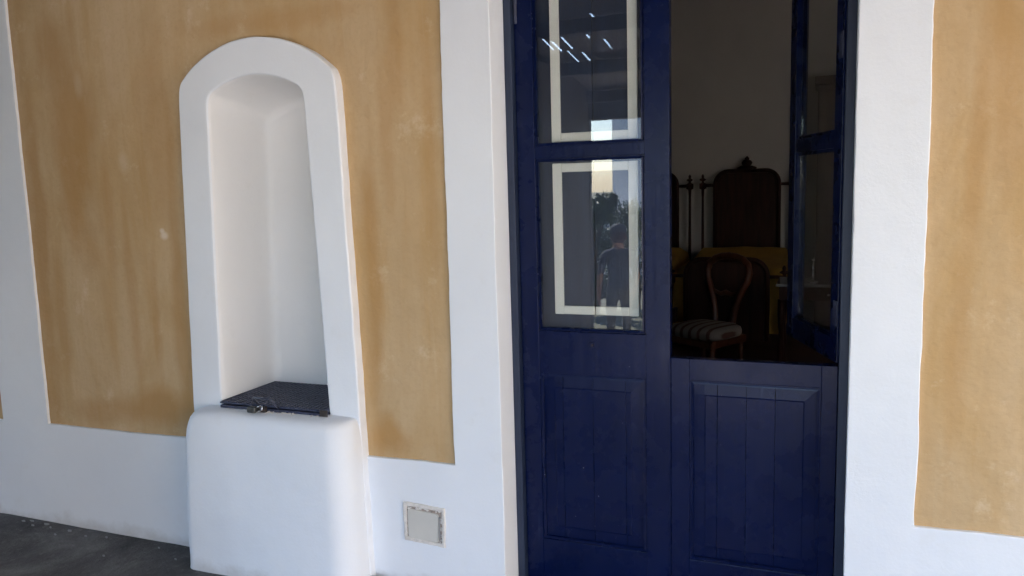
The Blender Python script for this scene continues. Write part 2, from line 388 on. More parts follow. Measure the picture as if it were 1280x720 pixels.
# ------------------------------------------------------------------ niche
niche = thing('wall_niche', 'tall white arched niche with a raised rounded surround, set in the ochre wall', 'niche', (-1.96, 2.45, 0))
niche_off = Vector((-1.96, 2.45, 0))
def shift(o, off):
    o.data.transform(Matrix.Translation(-off)); return o
NI_in = arch((-2.232, -2.197), (-1.722, -1.757), .636, 1.856, 1.924, 7)
s_out = rough(soften(NI_out, 1.2, 3), .05, .003, 4, seed=11); s_in = rough(soften(NI_in, 1.2, 3), .04, .0015, 4, seed=12)
shift(plate('surround', [s_out, s_in], 2.468, 2.534, .007, MW, niche), niche_off)
# hollow: loft of the inner outline back into the wall
def hollow():
    bm = bmesh.new(); base = rough(soften(arch((-2.228, -2.194), (-1.726, -1.760), .6365, 1.854, 1.921, 7), 1.2, 3), .03, .0, 4)
    rings = []
    for (y, ins, top) in [(2.472, -.006, .006), (2.478, -.001, .001), (2.49, .001, -.003), (2.53, .0, -.008), (2.60, .001, -.018), (2.68, .003, -.034), (2.74, .004, -.050), (2.775, .008, -.062), (2.79, .015, -.074), (2.798, .027, -.092), (2.80, .045, -.12)]:
        ring = []
        for (x, z) in base:
            cx = -1.975; wz = max(0, min(1, (z-.64)/1.25)); sx = 1-ins/.25
            xx = cx+(x-cx)*sx; zz = z if z < .66 else .6365+(z-.6365)*(1+top/1.28)
            q = Vector((xx*3, y*5, zz*3)); d = .0045*noise.noise(q)
            ring.append(bm.verts.new((xx+d*(1 if x < cx else -1), y, zz)))
        rings.append(ring)
    n = len(base)
    for a, b in zip(rings, rings[1:]):
        for k in range(n): bm.faces.new((a[k], a[(k+1) % n], b[(k+1) % n], b[k]))
    bm.faces.new(rings[-1])
    # outer shell so it is a solid liner
    return bm
o = obj('recess', hollow(), MW_WARM, niche, True)
o.data.flip_normals() if False else None
shift(o, niche_off); angle_smooth(o, 50)
# basin block under the niche
def block():
    bm = bmesh.new(); zs = [-.02, .01, .05, .12, .2, .3, .4, .48, .535, .57, .597, .618, .632, .640, .644, .646]
    ins = [-.004, .0, .002, .002, .002, .002, .002, .002, .004, .008, .014, .022, .034, .048, .066, .10]
    rings = []
    x0, x1, y0, y1, r = -2.342, -1.588, 2.338, 2.536, .075
    def outline(i):
        P = []
        X0, X1, Y0 = x0+i*.65, x1-i*.40, y0+i*.85; rl, rr = .05, .085
        m = 10
        for k in range(m+1): P.append((X0, y1+(Y0+rl-y1)*k/m))
        for k in range(1, 8): a = PI+PI/2*k/8; P.append((X0+rl+rl*math.cos(a), Y0+rl+rl*math.sin(a)))
        m = 26
        for k in range(m+1): P.append((X0+rl+(X1-rr-X0-rl)*k/m, Y0))
        for k in range(1, 8): a = -PI/2+PI/2*k/8; P.append((X1-rr+rr*math.cos(a), Y0+rr+rr*math.sin(a)))
        m = 10
        for k in range(m+1): P.append((X1, Y0+rr+(y1-Y0-rr)*k/m))
        return P
    for z, i in zip(zs, ins):
        ring = []
        for (x, y) in outline(i):
            flare = .02*(1-min(z, .6)/.6)
            x += (-flare*.9 if x < -2 else flare*.3); 
            q = Vector((x*4, y*4, z*4)); d = .010*noise.noise(q*.6)+.004*noise.noise(q*2)
            zz = z+(.004*noise.noise(Vector((x*5, 3, 0))) if z > .5 else 0)
            ring.append(bm.verts.new((x+d*.4, y+d if y < 2.5 else y, zz)))
        rings.append(ring)
    n = len(rings[0])
    for a, b in zip(rings, rings[1:]):
        for k in range(n-1): bm.faces.new((a[k], a[k+1], b[k+1], b[k]))
    bm.faces.new(rings[-1])
    return bm
o = obj('basin_block', block(), MW, niche, True); shift(o, niche_off)
o = obj('ledge', B(-2.25, -1.70, 2.44, 2.79, .60, .6425), MW, niche); shift(o, niche_off)

# lid in the niche
lid = thing('well_lid', 'ribbed dark blue iron lid lying on the floor of the white niche', 'lid', (-1.97, 2.63, .645))
lo = Vector((-1.97, 2.63, .645))
def lobj(name, bm, m, p=lid, sm=False): return shift(obj(name, bm, m, p, sm), lo)
lobj('lid_plate', B(-2.222, -1.722, 2.447, 2.792, .661, .667, bev=.0015), METAL)
lobj('lid_frame', B(-2.216, -1.728, 2.442, 2.788, .6425, .6565, bev=.002), METAL)
bm = bmesh.new()
for k in range(25):
    x = -2.210+k*.0200; box(bm, x-.0040, x+.0040, 2.449, 2.782, .6665, .6712)
for k in range(15):
    y = 2.458+k*.0235; box(bm, -2.22, -1.724, y-.0022, y+.0022, .6662, .6688)
kind(lobj('ribs', bm, RIBM), 'stuff')
bm = bmesh.new(); box(bm, -1.748, -1.716, 2.440, 2.449, .646, .669, bev=.001); lobj('hinge_plate', bm, RUST)
bm = bmesh.new(); tube(bm, [(-2.035, 2.452, .668), (-2.037, 2.425, .692), (-2.03, 2.420, .704), (-1.955, 2.417, .706), (-1.948, 2.420, .698), (-1.932, 2.440, .662)], .0042, 8)
lobj('handle', bm, IRONL, lid, True)
bm = bmesh.new(); box(bm, -2.028, -1.985, 2.424, 2.4405, .640, .668, bev=.003); lobj('hasp', bm, RUST)
pl = thing('padlock', 'small grey padlock hanging from the hasp at the front of the blue lid', 'padlock', (-2.01, 2.41, .648))
plo = Vector((-2.01, 2.41, .648))
shift(obj('body', B(-2.052, -2.012, 2.398, 2.418, .6475, .672, bev=.006, seg=3), LOCK, pl, True), plo)
bm = bmesh.new(); tube(bm, [(-2.012, 2.408, .655), (-1.998, 2.408, .657), (-1.986, 2.408, .663), (-1.986, 2.412, .672), (-1.998, 2.412, .676), (-2.012, 2.408, .668)], .0028, 8)
shift(obj('shackle', bm, STEEL, pl, True), plo)
# crumbs of plaster in front of the lid
bm = bmesh.new()
for k in range(70):
    x = rnd.gauss(-1.96, .07) if k < 45 else rnd.uniform(-2.0, -1.74); y = rnd.uniform(2.428, 2.447); s = rnd.uniform(.0015, .005)
    bmesh.ops.create_icosphere(bm, subdivisions=1, radius=s, matrix=Matrix.Translation((x, y-rnd.random()*.012*(k < 25), .6455+s*.4)) @ Matrix.Diagonal((1, 1, .7, 1)))
o = obj('plaster_crumbs', bm, MORTAR); tag(o, 'loose plaster crumbs lying along the front edge of the blue lid', 'crumbs'); kind(o, 'stuff')

# hatch
hatch = thing('utility_hatch', 'small grey plastic cover plate set in a rough mortar patch low on the white wall', 'hatch', (-1.352, YW, .25))
ho = Vector((-1.352, YW, .25))
# a ragged ridge of mortar round the plate, standing proud of the white band
rim_o = rough([(-1.438, .182), (-1.270, .172), (-1.266, .322), (-1.438, .330)], .008, .003, 30, seed=21)
rim_i = rough([(-1.426, .194), (-1.281, .185), (-1.278, .309), (-1.424, .317)], .008, .0028, 35, seed=22)
shift(plate('mortar_rim', [rim_o, rim_i], YW-.009, YW+.004, .003, MORTAR, hatch), ho)
shift(plate('gap_dirt', [rough([(-1.43, .19), (-1.276, .181), (-1.273, .313), (-1.43, .321)], .02, .001)], YW-.0025, YW+.003, .0004, DIRTM, hatch), ho)
cv = [(-1.421, .199), (-1.414, .192), (-1.302, .186), (-1.296, .192), (-1.293, .290), (-1.299, .297), (-1.412, .305), (-1.420, .298)]
shift(plate('cover_plate', [cv], YW-.007, YW-.001, .0015, PLAST, hatch), ho)
shift(plate('side_lip', [[(-1.2925, .198), (-1.2885, .198), (-1.286, .288), (-1.2905, .288)]], YW-.010, YW-.002, .001, FLAKE, hatch), ho)
bm = bmesh.new()
for k in range(46):
    s = rnd.uniform(.002, .005); e = rnd.random()
    if e < .5: p = (rnd.uniform(-1.42, -1.28), YW-.004, .311+rnd.uniform(-.006, .006)-(.06*0))
    elif e < .8: p = (-1.283+rnd.uniform(-.004, .004), YW-.004, rnd.uniform(.19, .31))
    else: p = (rnd.uniform(-1.38, -1.29), YW-.004, .190+rnd.uniform(-.003, .003))
    bmesh.ops.create_icosphere(bm, subdivisions=1, radius=s, matrix=Matrix.Translation(p) @ Matrix.Diagonal((1.4, .7, 1, 1)))
o = shift(obj('mortar_crumbs', bm, MORTAR, hatch), ho); kind(o, 'stuff')

# ------------------------------------------------------------------ door
YF, YD = 2.63, 2.66
fr = thing('door_frame', 'weathered dark blue wooden door frame set in the white doorway', 'door frame', ((DX0+DX1)/2, YF, 0))
fo = Vector(((DX0+DX1)/2, YF, 0))
def fobj(n, bm, m=MF): return shift(obj(n, bm, m, fr), fo)
FT = 2.44
fobj('jamb', B(DX0-.001, -1.010, YF, 2.76, 0, FT+.05, bev=.002)); fobj('jamb', B(.0565, DX1+.001, YF, 2.76, 0, FT+.05, bev=.002))
fobj('head', B(-1.010, .0565, YF, 2.76, FT, FT+.055, bev=.002)); fobj('threshold', B(-1.010, .0565, YF-.01, 2.78, -.01, .018, bev=.003))

def bev_ring(x0, x1, z0, z1, w, d, y):
    """mitred moulding ring just inside an opening, sloping from y-d at the edge"""
    bm = bmesh.new(); prof = [(0, -d), (w*.35, -d*1.0), (w*.6, -d*.55), (w, -d*.1), (w, .006), (0, .006)]
    rs = []
    for (i, q) in prof: rs.append([bm.verts.new(p) for p in ((x0+i, y+q, z0+i), (x1-i, y+q, z0+i), (x1-i, y+q, z1-i), (x0+i, y+q, z1-i))])
    for a, b in zip(rs, rs[1:]+rs[:1]):
        for k in range(4): bm.faces.new((a[k], a[(k+1) % 4], b[(k+1) % 4], b[k]))
    return bm
def plank(x0, x1, ox0, ox1, oz0, oz1, y, bw=.046, seed=0):
    """one board of a raised-and-fielded panel; x0..x1 its own width, ox/oz the whole opening"""
    bm = bmesh.new(); g = .0007
    xs = sorted({x0+g, x1-g, *[q for q in (ox0+bw, ox0+bw+.004, ox1-bw-.004, ox1-bw) if x0+g < q < x1-g]})
    zs = [oz0, oz0+bw, oz0+bw+.004]+[oz0+bw+.004+(oz1-oz0-2*bw-.008)*k/6 for k in range(1, 6)]+[oz1-bw-.004, oz1-bw, oz1]
    def yy(x, z):
        d = min(x-ox0, ox1-x, z-oz0, oz1-z)
        dy = .005-.003*max(0, d)/bw if d < bw+.001 else .0
        return y+dy+.0012*noise.noise(Vector((x*4, z*2.5, seed)))
    f = {(x, z): bm.verts.new((x+.0006*noise.noise(Vector((seed*3, z*6, x))), yy(x, z), z)) for x in xs for z in zs}
    bk = {(x, z): bm.verts.new((x, y+.022, z)) for x in (xs[0], xs[-1]) for z in zs}
    for a, b in zip(xs, xs[1:]):
        for c, d in zip(zs, zs[1:]): bm.faces.new((f[a, c], f[b, c], f[b, d], f[a, d]))
    for x in (xs[0], xs[-1]):
        for c, d in zip(zs, zs[1:]): bm.faces.new((f[x, c], f[x, d], bk[x, d], bk[x, c]))
    for c, d in zip(zs, zs[1:]): bm.faces.new((bk[xs[0], c], bk[xs[0], d], bk[xs[-1], d], bk[xs[-1], c]))
    return bm
T = .042
def sub(parent, off):
    return lambda n, bm, m=MB, p=parent, sm=False: shift(obj(n, bm, m, p, sm), off)
# --- left leaf: closed, two panes above a fielded panel
L0 = Vector((-1.009, YD, .02)); leaf = thing('glazed_door_leaf', 'closed left leaf of the blue door with two panes above a planked panel', 'door', L0)
lf = sub(leaf, L0)
x0, x1, s0, s1 = -1.0085, -.4735, -.944, -.557
bm = bmesh.new()
lf('stile', B(x0, s0, YD, YD+T, .022, FT-.004, bev=.002)); lf('stile', B(s1, x1, YD, YD+T, .022, FT-.004, bev=.002))
for z0, z1, n in ((.022, .182, 'bottom_rail'), (.812, .967, 'lock_rail'), (1.577, 1.619, 'middle_rail'), (2.30, FT-.004, 'top_rail')):
    lf(n, B(s0-.0005, s1+.0005, YD+.0015, YD+T-.001, z0, z1, bev=.0015))
for z0, z1 in ((.967, 1.577), (1.619, 2.30)):
    lf('glazing_bead', bev_ring(s0+.0004, s1-.0004, z0+.0004, z1-.0004, .011, -.004, YD+.006))
    lf('pane', B(s0+.004, s1-.004, YD+.016, YD+.020, z0+.004, z1-.004), MG)
lf('panel_moulding', bev_ring(s0+.0004, s1-.0004, .1824, .8116, .012, -.002, YD+.004))
xs = [s0+.011, -.860, -.748, -.630, s1-.011]
for k in range(4): lf('plank', plank(xs[k], xs[k+1], xs[0], xs[-1], .193, .801, YD+.008, .040, k+1))
bm = B(-.7575, -.7365, YD-.0045, YD+.002, .913, .9325, bev=.001); pp = lf('latch_plate', bm)
bm = bmesh.new(); tube(bm, [(-.7445, YD-.004, .923), (-.7445, YD-.009, .923)], .0045, 10); shift(obj('knob', bm, RUST, pp), L0)
bm = bmesh.new(); tube(bm, [(-1.001, YD-.006, 2.04), (-1.001, YD-.006, 2.13)], .006, 10); lf('hinge_pin', bm, METAL)
# inner shutters folded closed behind the glass
sh0 = Vector((-.95, 2.708, .95)); YS = 2.712
xm = -.7455
for (a, b, edge, seam) in ((-.952, xm-.0012, -.8945, xm-.0012), (xm+.0012, -.552, -.5885, xm+.0012)):
    sh = thing('inner_shutter', 'left-hand dull blue inner shutter with cream moulding behind the closed leaf' if edge < -.8 else 'right-hand dull blue inner shutter with cream moulding behind the closed leaf', 'shutter', (edge, YS, .95), 0, 'inner shutters behind the closed leaf')
    so_ = Vector((edge, YS, .95)); sf = sub(sh, so_)
    sf('board', B(a, b, YS, YS+.018, .925, 2.36, bev=.0008), SHUT)
    for z0, z1 in ((1.0225, 1.560), (1.6335, 2.34)):
        w = .0335; sg = 1 if edge < -.8 else -1; i0 = edge; i1 = edge+sg*w
        sf('moulding', B(min(i0, i1), max(i0, i1), YS-.009, YS+.001, z0, z1, bev=.0025), CREAM)
        lo_, hi_ = min(i1, seam)+.0003, max(i1, seam)-.0003
        sf('moulding', B(lo_, hi_, YS-.0088, YS+.001, z0+.0006, z0+.031, bev=.0025), CREAM)
        sf('moulding', B(lo_, hi_, YS-.0088, YS+.001, z1-.031, z1-.0006, bev=.0025), CREAM)
    if edge > -.8:
        sf('stile', B(-.5865, -.5835, YS-.003, YS+.001, .925, 2.36), SHUT)
        sf('catch_plate', B(-.748+.005, -.733, YS-.003, YS+.001, .980, .9975, bev=.0006), SHUT)
# --- lower right leaf, closed
R0 = Vector((.055, YD, .02)); low = thing('lower_door_leaf', 'closed lower half of the right blue door leaf, planked raised panel with glossy worn paint', 'door', R0)
rf = sub(low, R0); x0, x1, s0, s1 = -.4705, .0550, -.408, .007
rf('stile', B(x0, s0, YD, YD+T, .022, .892, bev=.002)); rf('stile', B(s1, x1, YD, YD+T, .022, .892, bev=.002))
rf('top_rail', B(s0-.0005, s1+.0005, YD+.0015, YD+T-.001, .818, .8915, bev=.002)); rf('bottom_rail', B(s0-.0005, s1+.0005, YD+.0015, YD+T-.001, .022, .180, bev=.002))
rf('panel_moulding', bev_ring(s0+.0004, s1-.0004, .1804, .8176, .012, -.002, YD+.004))
xs = [s0+.011, -.317, -.223, -.132, s1-.011]
for k in range(4): rf('plank', plank(xs[k], xs[k+1], xs[0], xs[-1], .191, .807, YD+.008, .038, k+11))
rf('cover_strip', B(-.477, -.4715, YD-.003, YD+.006, .022, .890, bev=.0008))
# --- upper right leaf, swung into the room; built flat along -x from its hinge, then turned
ang = math.radians(-70.5)
up = thing('open_door_leaf', 'upper half of the right blue door leaf swung open into the dark room', 'door', (.050, 2.690, .895), ang)
def uf(n, bm, m=MB): return obj(n, bm, m, up)
W = .510; H = FT-.895-.006
uf('stile', B(-.062, 0, 0, T, 0, H, bev=.002)); uf('stile', B(-W, -W+.066, 0, T, 0, H, bev=.002))
for z0, z1, n in ((.0, .074, 'bottom_rail'), (.682, .728, 'middle_rail'), (1.41, H, 'top_rail')):
    uf(n, B(-W+.066, -.062, .0015, T-.0015, z0, z1, bev=.0015))
for z0, z1 in ((.074, .682), (.728, 1.41)):
    uf('glazing_bead', bev_ring(-W+.0664, -.0624, z0+.0004, z1-.0004, .011, -.004, .006))
    uf('pane', B(-W+.07, -.066, .018, .022, z0+.004, z1-.004), MG)
uf('edge_bead', B(-W-.009, -W-.0005, .008, T-.008, .002, H-.002, bev=.003))
for zz in (.12, .95):
    uf('hinge', B(-.03, .004, -.004, 0.0, zz, zz+.08, bev=.001), METAL)

# ------------------------------------------------------------------ the room
kind(obj('room_back_wall', B(-3.7, 3.8, 8.7, 8.8, 0, 3.8), ROOMW), 'structure')
kind(obj('room_side_wall', B(-3.7, -3.6, 2.95, 8.7, 0, 3.8), ROOMW), 'structure')
kind(obj('room_side_wall', B(3.7, 3.8, 2.95, 8.7, 0, 3.8), ROOMW), 'structure')
kind(obj('room_ceiling', B(-3.7, 3.8, 2.6, 8.8, 3.8, 3.9), ROOMW), 'structure')
bm = bmesh.new(); box(bm, -3.7, DX0-.12, 2.90, 2.95, 0, 3.8); kind(obj('room_front_wall', bm, ROOMW), 'structure')
bm = bmesh.new(); box(bm, DX1+.12, WX0-.05, 2.90, 2.95, 0, 3.8); box(bm, WX0-.05, WX1+.05, 2.90, 2.95, 0, .95); box(bm, WX0-.05, WX1+.05, 2.90, 2.95, 2.35, 3.8); box(bm, WX1+.05, 3.8, 2.90, 2.95, 0, 3.8)
for q in ((WX0-.05, WX0, .95, 2.35), (WX1, WX1+.05, .95, 2.35), (WX0, WX1, .95, 1.0), (WX0, WX1, 2.3, 2.35)): box(bm, q[0], q[1], YW+.004, 2.90, q[2], q[3])
kind(obj('room_front_wall', bm, ROOMW), 'structure')
bm = bmesh.new(); box(bm, DX0-.12, DX1+.12, 2.90, 2.95, DTOP+.12, 3.8); kind(obj('room_front_wall', bm, ROOMW), 'structure')

def arch_panel(name, xc, hw, z0, zt, r, y, th, parent, off, mat=WOOD, rim=.022):
    out = [(xc-hw, z0), (xc+hw, z0)]
    for k in range(9): a = PI/2*k/8; out.append((xc+hw-r+r*math.cos(a), zt-r+r*math.sin(a)))
    for k in range(9): a = PI/2+PI/2*k/8; out.append((xc-hw+r+r*math.cos(a), zt-r+r*math.sin(a)))
    shift(plate(name, [out], y, y+th, .004, mat, parent), off)
    bm = bmesh.new(); pts = [(p[0], y-.004, p[1]) for p in out[1:]]+[(xc-hw, y-.004, z0)]
    tube(bm, pts, rim, 8); shift(obj('rim', bm, mat, parent, True), off)
def finial(bm, x, y, z, s=1):
    lathe(bm, [(.012*s, z), (.035*s, z+.012*s), (.02*s, z+.03*s), (.034*s, z+.052*s), (.036*s, z+.066*s), (.02*s, z+.085*s), (.02*s, z+.095*s), (.006*s, z+.115*s), (.001, z+.122*s)], x, y, 14)
def post(bm, x, y, z0, z1, r=.017):
    h = z1-z0
    lathe(bm, [(r*1.4, z0), (r*1.4, z0+.05), (r*.9, z0+.07), (r*.9, z0+h*.5), (r*.75, z1-.24), (r, z1-.16), (r*2.2, z1-.15), (r*2.2, z1-.10), (r*1.0, z1-.09), (r*.7, z1-.075), (r*2.0, z1-.062), (r*2.0, z1-.052), (r*.7, z1-.04), (r*.9, z1-.02), (r*.3, z1)], x, y, 12)
def bed(xc, label):
    off = Vector((xc, 7.65, 0)); b = thing('single_bed', label, 'bed', off, 0, 'twin beds in the dark room')
    f = sub(b, off); yh, yf = 8.56, 6.72
    arch_panel('headboard_panel', xc, .315, .35, 1.585, .13, yh, .03, b, off)
    bm = bmesh.new(); lathe(bm, [(.05, 1.575), (.075, 1.60), (.06, 1.62), (.03, 1.632), (.048, 1.65), (.055, 1.668), (.04, 1.69), (.02, 1.70), (.024, 1.712), (.004, 1.735)], xc, yh+.01, 14)
    tube(bm, [(xc-.09, yh+.01, 1.60), (xc-.05, yh+.01, 1.615), (xc+.05, yh+.01, 1.615), (xc+.09, yh+.01, 1.60)], .022, 8)
    f('finial', bm, WOOD, b, True)
    for s in (-1, 1):
        bm = bmesh.new(); post(bm, xc+s*.445, yh+.015, 0, 1.565); f('post', bm, WOOD, b, True)
        bm = bmesh.new(); tube(bm, [(xc+s*.445, yh+.015, 1.445), (xc+s*.33, yh+.015, 1.445)], [.018, .014], 8); f('rail', bm, WOOD, b, True)
        bm = bmesh.new(); post(bm, xc+s*.455, yf, 0, .80, .018); f('post', bm, WOOD, b, True)
        bm = bmesh.new(); tube(bm, [(xc+s*.455, yf, .705), (xc+s*.31, yf, .705)], .014, 8); f('rail', bm, WOOD, b, True)
        f('side_rail', B(xc+s*.43-.015, xc+s*.43+.015, yf, yh, .30, .42, bev=.004), WOOD)
    arch_panel('footboard_panel', xc, .325, .18, .845, .13, yf-.015, .03, b, off)
    bm = bmesh.new(); lathe(bm, [(.05, .84), (.06, .855), (.02, .875), (.004, .885)], xc, yf, 12); f('crest', bm, WOOD, b, True)
    # bedspread: rounded slab hanging over the sides
    bm = bmesh.new(); nx, ny = 26, 30; V = []
    for i in range(nx+1):
        col = []
        for j in range(ny+1):
            u = -1+2*i/nx; v = j/ny; y = yf+.10+(yh-.06-yf-.10)*v
            a = abs(u); 
            if a < .62: x = u/.62*.40; z = .75
            else: t = (a-.62)/.38; x = math.copysign(.40+.06*math.sin(min(1, t*2.2)*PI/2), u); z = .75-.06*(1-math.cos(min(1, t*2.2)*PI/2))-max(0, t-.3)*.62
            z += .08*math.exp(-((v-.86)/.12)**2)*(1 if a < .62 else .5)*(1-.25*a)+.006*noise.noise(Vector((x*6, y*6, xc)))
            if v < .06: z -= (.06-v)/.06*.10
            col.append(bm.verts.new((xc+x+.008*noise.noise(Vector((z*5, y*5, 2))), y, z)))
        V.append(col)
    for i in range(nx):
        for j in range(ny): bm.faces.new((V[i][j], V[i+1][j], V[i+1][j+1], V[i][j+1]))
    b0 = [V[i][0] for i in range(nx+1)]; lowv = [bm.verts.new((q.co.x, q.co.y-.01, .22+.0*q.co.z)) for q in b0]
    for i in range(nx): bm.faces.new((b0[i], b0[i+1], lowv[i+1], lowv[i]))
    f('bedspread', bm, RUG, b, True)
    f('mattress', B(xc-.41, xc+.41, yf+.13, yh-.04, .40, .66, bev=.04, seg=3), ROOMW)
    return b
bed(-.733, 'right-hand dark wooden bed with arched headboard, finial and ochre bedspread')
bed(-1.758, 'left-hand dark wooden bed, only its headboard edge and post showing past the closed leaf')

# chair
ch = thing('dining_chair', 'balloon-back wooden chair with a cream and brown striped seat before the bed', 'chair', (-.76, 5.72, 0), math.radians(-30))
def cf(n, bm, m=WOODR, sm=True): return obj(n, bm, m, ch, sm)
bm = bmesh.new()                                  # seat pad: domed rounded trapezoid
rings = []
for (s, z) in [(.96, .40), (1.0, .415), (1.0, .44), (.97, .458), (.86, .474), (.6, .486), (.3, .490), (.02, .491)]:
    ring = []
    for k in range(32):
        a = 2*PI*k/32; c, d = math.cos(a), math.sin(a)
        e = .55; px = math.copysign(abs(c)**e, c)*.225*(1-.08*d); py = math.copysign(abs(d)**e, d)*.21
        ring.append(bm.verts.new((px*s, py*s, z)))
    rings.append(ring)
for a, b in zip(rings, rings[1:]):
    for k in range(32): bm.faces.new((a[k], a[(k+1) % 32], b[(k+1) % 32], b[k]))
bm.faces.new(rings[-1]); bm.faces.new(rings[0][::-1]); cf('seat', bm, STRIPE)
cf('seat_frame', B(-.205, .205, -.195, .195, .345, .402, bev=.012), WOODR, False)
hp = [(.075, .40), (.078, .48), (.088, .56), (.112, .64), (.143, .72), (.172, .77), (.182, .83), (.165, .885), (.115, .925), (.06, .940)]
pts = [(-a, .19+.07*(z-.4)/.5, z) for a, z in hp]+[(0, .265, .945)]+[(a, .19+.07*(z-.4)/.5, z) for a, z in hp[::-1]]
bm = bmesh.new(); tube(bm, pts, .026, 10); cf('back_hoop', bm)
bm = bmesh.new(); tube(bm, [(-.135, .235, .70), (-.05, .232, .665), (0, .232, .68), (.05, .232, .665), (.135, .235, .70)], [.012, .016, .02, .016, .012], 8); cf('splat', bm)
bm = bmesh.new(); tube(bm, [(-.07, .262, .936), (0, .266, .950), (.07, .262, .936)], [.01, .024, .01], 8); cf('crest', bm)
for sx in (-1, 1):
    bm = bmesh.new(); tube(bm, [(sx*.185, -.175, .38), (sx*.190, -.185, .28), (sx*.182, -.175, .12), (sx*.186, -.182, 0)], [.026, .022, .015, .016], 10); cf('leg', bm)
    bm = bmesh.new(); tube(bm, [(sx*.165, .175, .38), (sx*.165, .18, .22), (sx*.175, .22, 0)], [.022, .018, .014], 10); cf('leg', bm)

# table behind the open leaf with things on it
tb = thing('side_table', 'small dark table with a glossy pale top seen behind the open door leaf', 'table', (-.12, 5.95, 0))
to = Vector((-.12, 5.95, 0)); tf = sub(tb, to)
tf('table_top', B(-.29, .16, 5.72, 6.16, .752, .772, bev=.004), MARBLE); tf('apron', B(-.27, .14, 5.74, 6.14, .66, .751, bev=.003), WOOD)
for sx, sy in ((-.255, 5.755), (.125, 5.755), (-.255, 6.125), (.125, 6.125)):
    bm = bmesh.new(); lathe(bm, [(.012, 0), (.02, .05), (.013, .10), (.024, .30), (.016, .42), (.024, .55), (.024, .66)], sx, sy, 12); tf('leg', bm, WOOD, tb, True)
bm = bmesh.new(); 
for sx in (-.20, .08): lathe(bm, [(.004, .0), (.004, .01)], sx, 5.73, 6)
bm.free()
for sx in (-.17, .05):
    bm = bmesh.new(); tube(bm, [(sx, 5.738, .70), (sx, 5.722, .70)], [.007, .012], 10); tf('drawer_knob', bm, STEEL, tb, True)
cn = thing('candlestick', 'thin upright metal candlestick standing on the side table', 'candlestick', (-.055, 5.86, .772)); 
bm = bmesh.new(); lathe(bm, [(.035, 0), (.035, .006), (.006, .015), (.0045, .09), (.008, .10), (.004, .11), (.004, .165)], 0, 0, 14); obj('stem', bm, STEEL, cn, True)
bm = bmesh.new(); lathe(bm, [(.010, .150), (.014, .156), (.010, .162)], 0, 0, 12); obj('drip_cup', bm, STEEL, cn, True)
# wardrobe at the back right
wd = thing('wardrobe', 'tall dark wooden wardrobe against the back wall beyond the open door leaf', 'wardrobe', (.4, 8.4, 0)); wo = Vector((.4, 8.4, 0)); wf = sub(wd, wo)
WB = simple('brown_wardrobe_wood', (.13, .10, .08), .5, 0, 3, .3, .1, .003, stretch=(8, 8, 1))
wf('carcass', B(-.06, .90, 8.12, 8.69, .08, 2.35, bev=.005), WB); wf('cornice', B(-.09, .93, 8.09, 8.695, 2.351, 2.43, bev=.01), WB)
for a, b in ((-.045, .417), (.423, .885)):
    d = wf('wardrobe_door', B(a, b, 8.10, 8.119, .14, 2.30, bev=.004), WB); shift(obj('raised_panel', B(a+.07, b-.07, 8.092, 8.0995, .24, 2.20, bev=.003), WB, d), wo)
for a in (0, .84): wf('foot', B(a-.03, a+.03, 8.14, 8.2, 0, .0795), WB)

# ------------------------------------------------------------------ veranda roof and posts (behind the camera, seen in the glass)
rf_ = thing('veranda_roof', 'split cane veranda roof on dark timber purlins, seen only in the door glass', 'roof', (0, 0, 2.7))
ro = Vector((0, 0, 2.7)); rs = sub(rf_, ro)
def zr(y): return 3.0-.145*(2.5-y)
def canes():
    me = None; k = 0; x = -7.0
    gaps = {}
    for gx, gy in ((-1.98, -.35), (-1.90, -.62), (-1.80, -.45), (-1.75, -.95), (-1.64, -.40), (-1.52, -.7), (-1.45, -.15), (-2.2, -.2), (-1.30, -1.1), (-2.1, -1.3), (-1.05, -.5), (1.7, -.6)):
        gaps[round((gx+7)/.0485)] = gy
    rg = random.Random(12); fine = {}
    for _ in range(16): fine[round((rg.uniform(-2.5, -.9)+7)/.0485)] = rg.uniform(-1.3, -.05)
    def mk(gy=None, rt=.0165, sh=.0075):
        bm = bmesh.new(); L = [2.48, -2.35]; pts = []; rr = []
        ys = [2.48, -2.35] if gy is None else [2.48, gy+.13, gy+.13-.03, gy-.03-.32*abs(math.sin(gy*40)), gy-.05-.32*abs(math.sin(gy*40)), -2.35]
        for i, y in enumerate(ys): pts.append((0, y, zr(y)-2.7)); rr.append(.0245 if (gy is None or i not in (2, 3)) else rt)
        tube(bm, [(sh if i in (2, 3) else 0, p[1], 0) for i, p in enumerate(pts)], rr, 8)
        for v in bm.verts: v.co.z = v.co.z*.13+zr(v.co.y)-2.7
        m = bpy.data.meshes.new('cane'); bmesh.ops.recalc_face_normals(bm, faces=bm.faces); bm.to_mesh(m); bm.free(); m.materials.append(CANE); return m
    base = mk()
    n = int(10.3/.0485)
    for k in range(n):
        m = mk(gaps[k]) if k in gaps else mk(fine[k], .0190, .0048) if k in fine else base
        o = bpy.data.objects.new('cane', m); link(o, rf_); o.location = (-7+k*.0485, 0, 0)
canes()
for y in (-1.9, -1.0, -.05, .9, 1.8):
    rs('purlin', B(-7, 3.3, y-.04, y+.04, zr(y)-.125, zr(y)-.026, bev=.004), TIMBER)
rs('eave_beam', B(-7, 3.3, -2.26, -2.12, 2.10, zr(-2.2)-.028, bev=.006), TIMBER)
for x, wid in ((3.1, .3), (-5.6, .3)):
    p = obj('veranda_pillar', B(-wid/2, wid/2, -.15, .15, 0, 2.10, bev=.02), MW); p.location = (x, -1.95, 0)
    tag(p, {3.1: 'white veranda pillar at the right end of the roof', -5.6: 'white veranda pillar at the far left end'}[x], 'pillar', 'veranda pillars behind the camera')

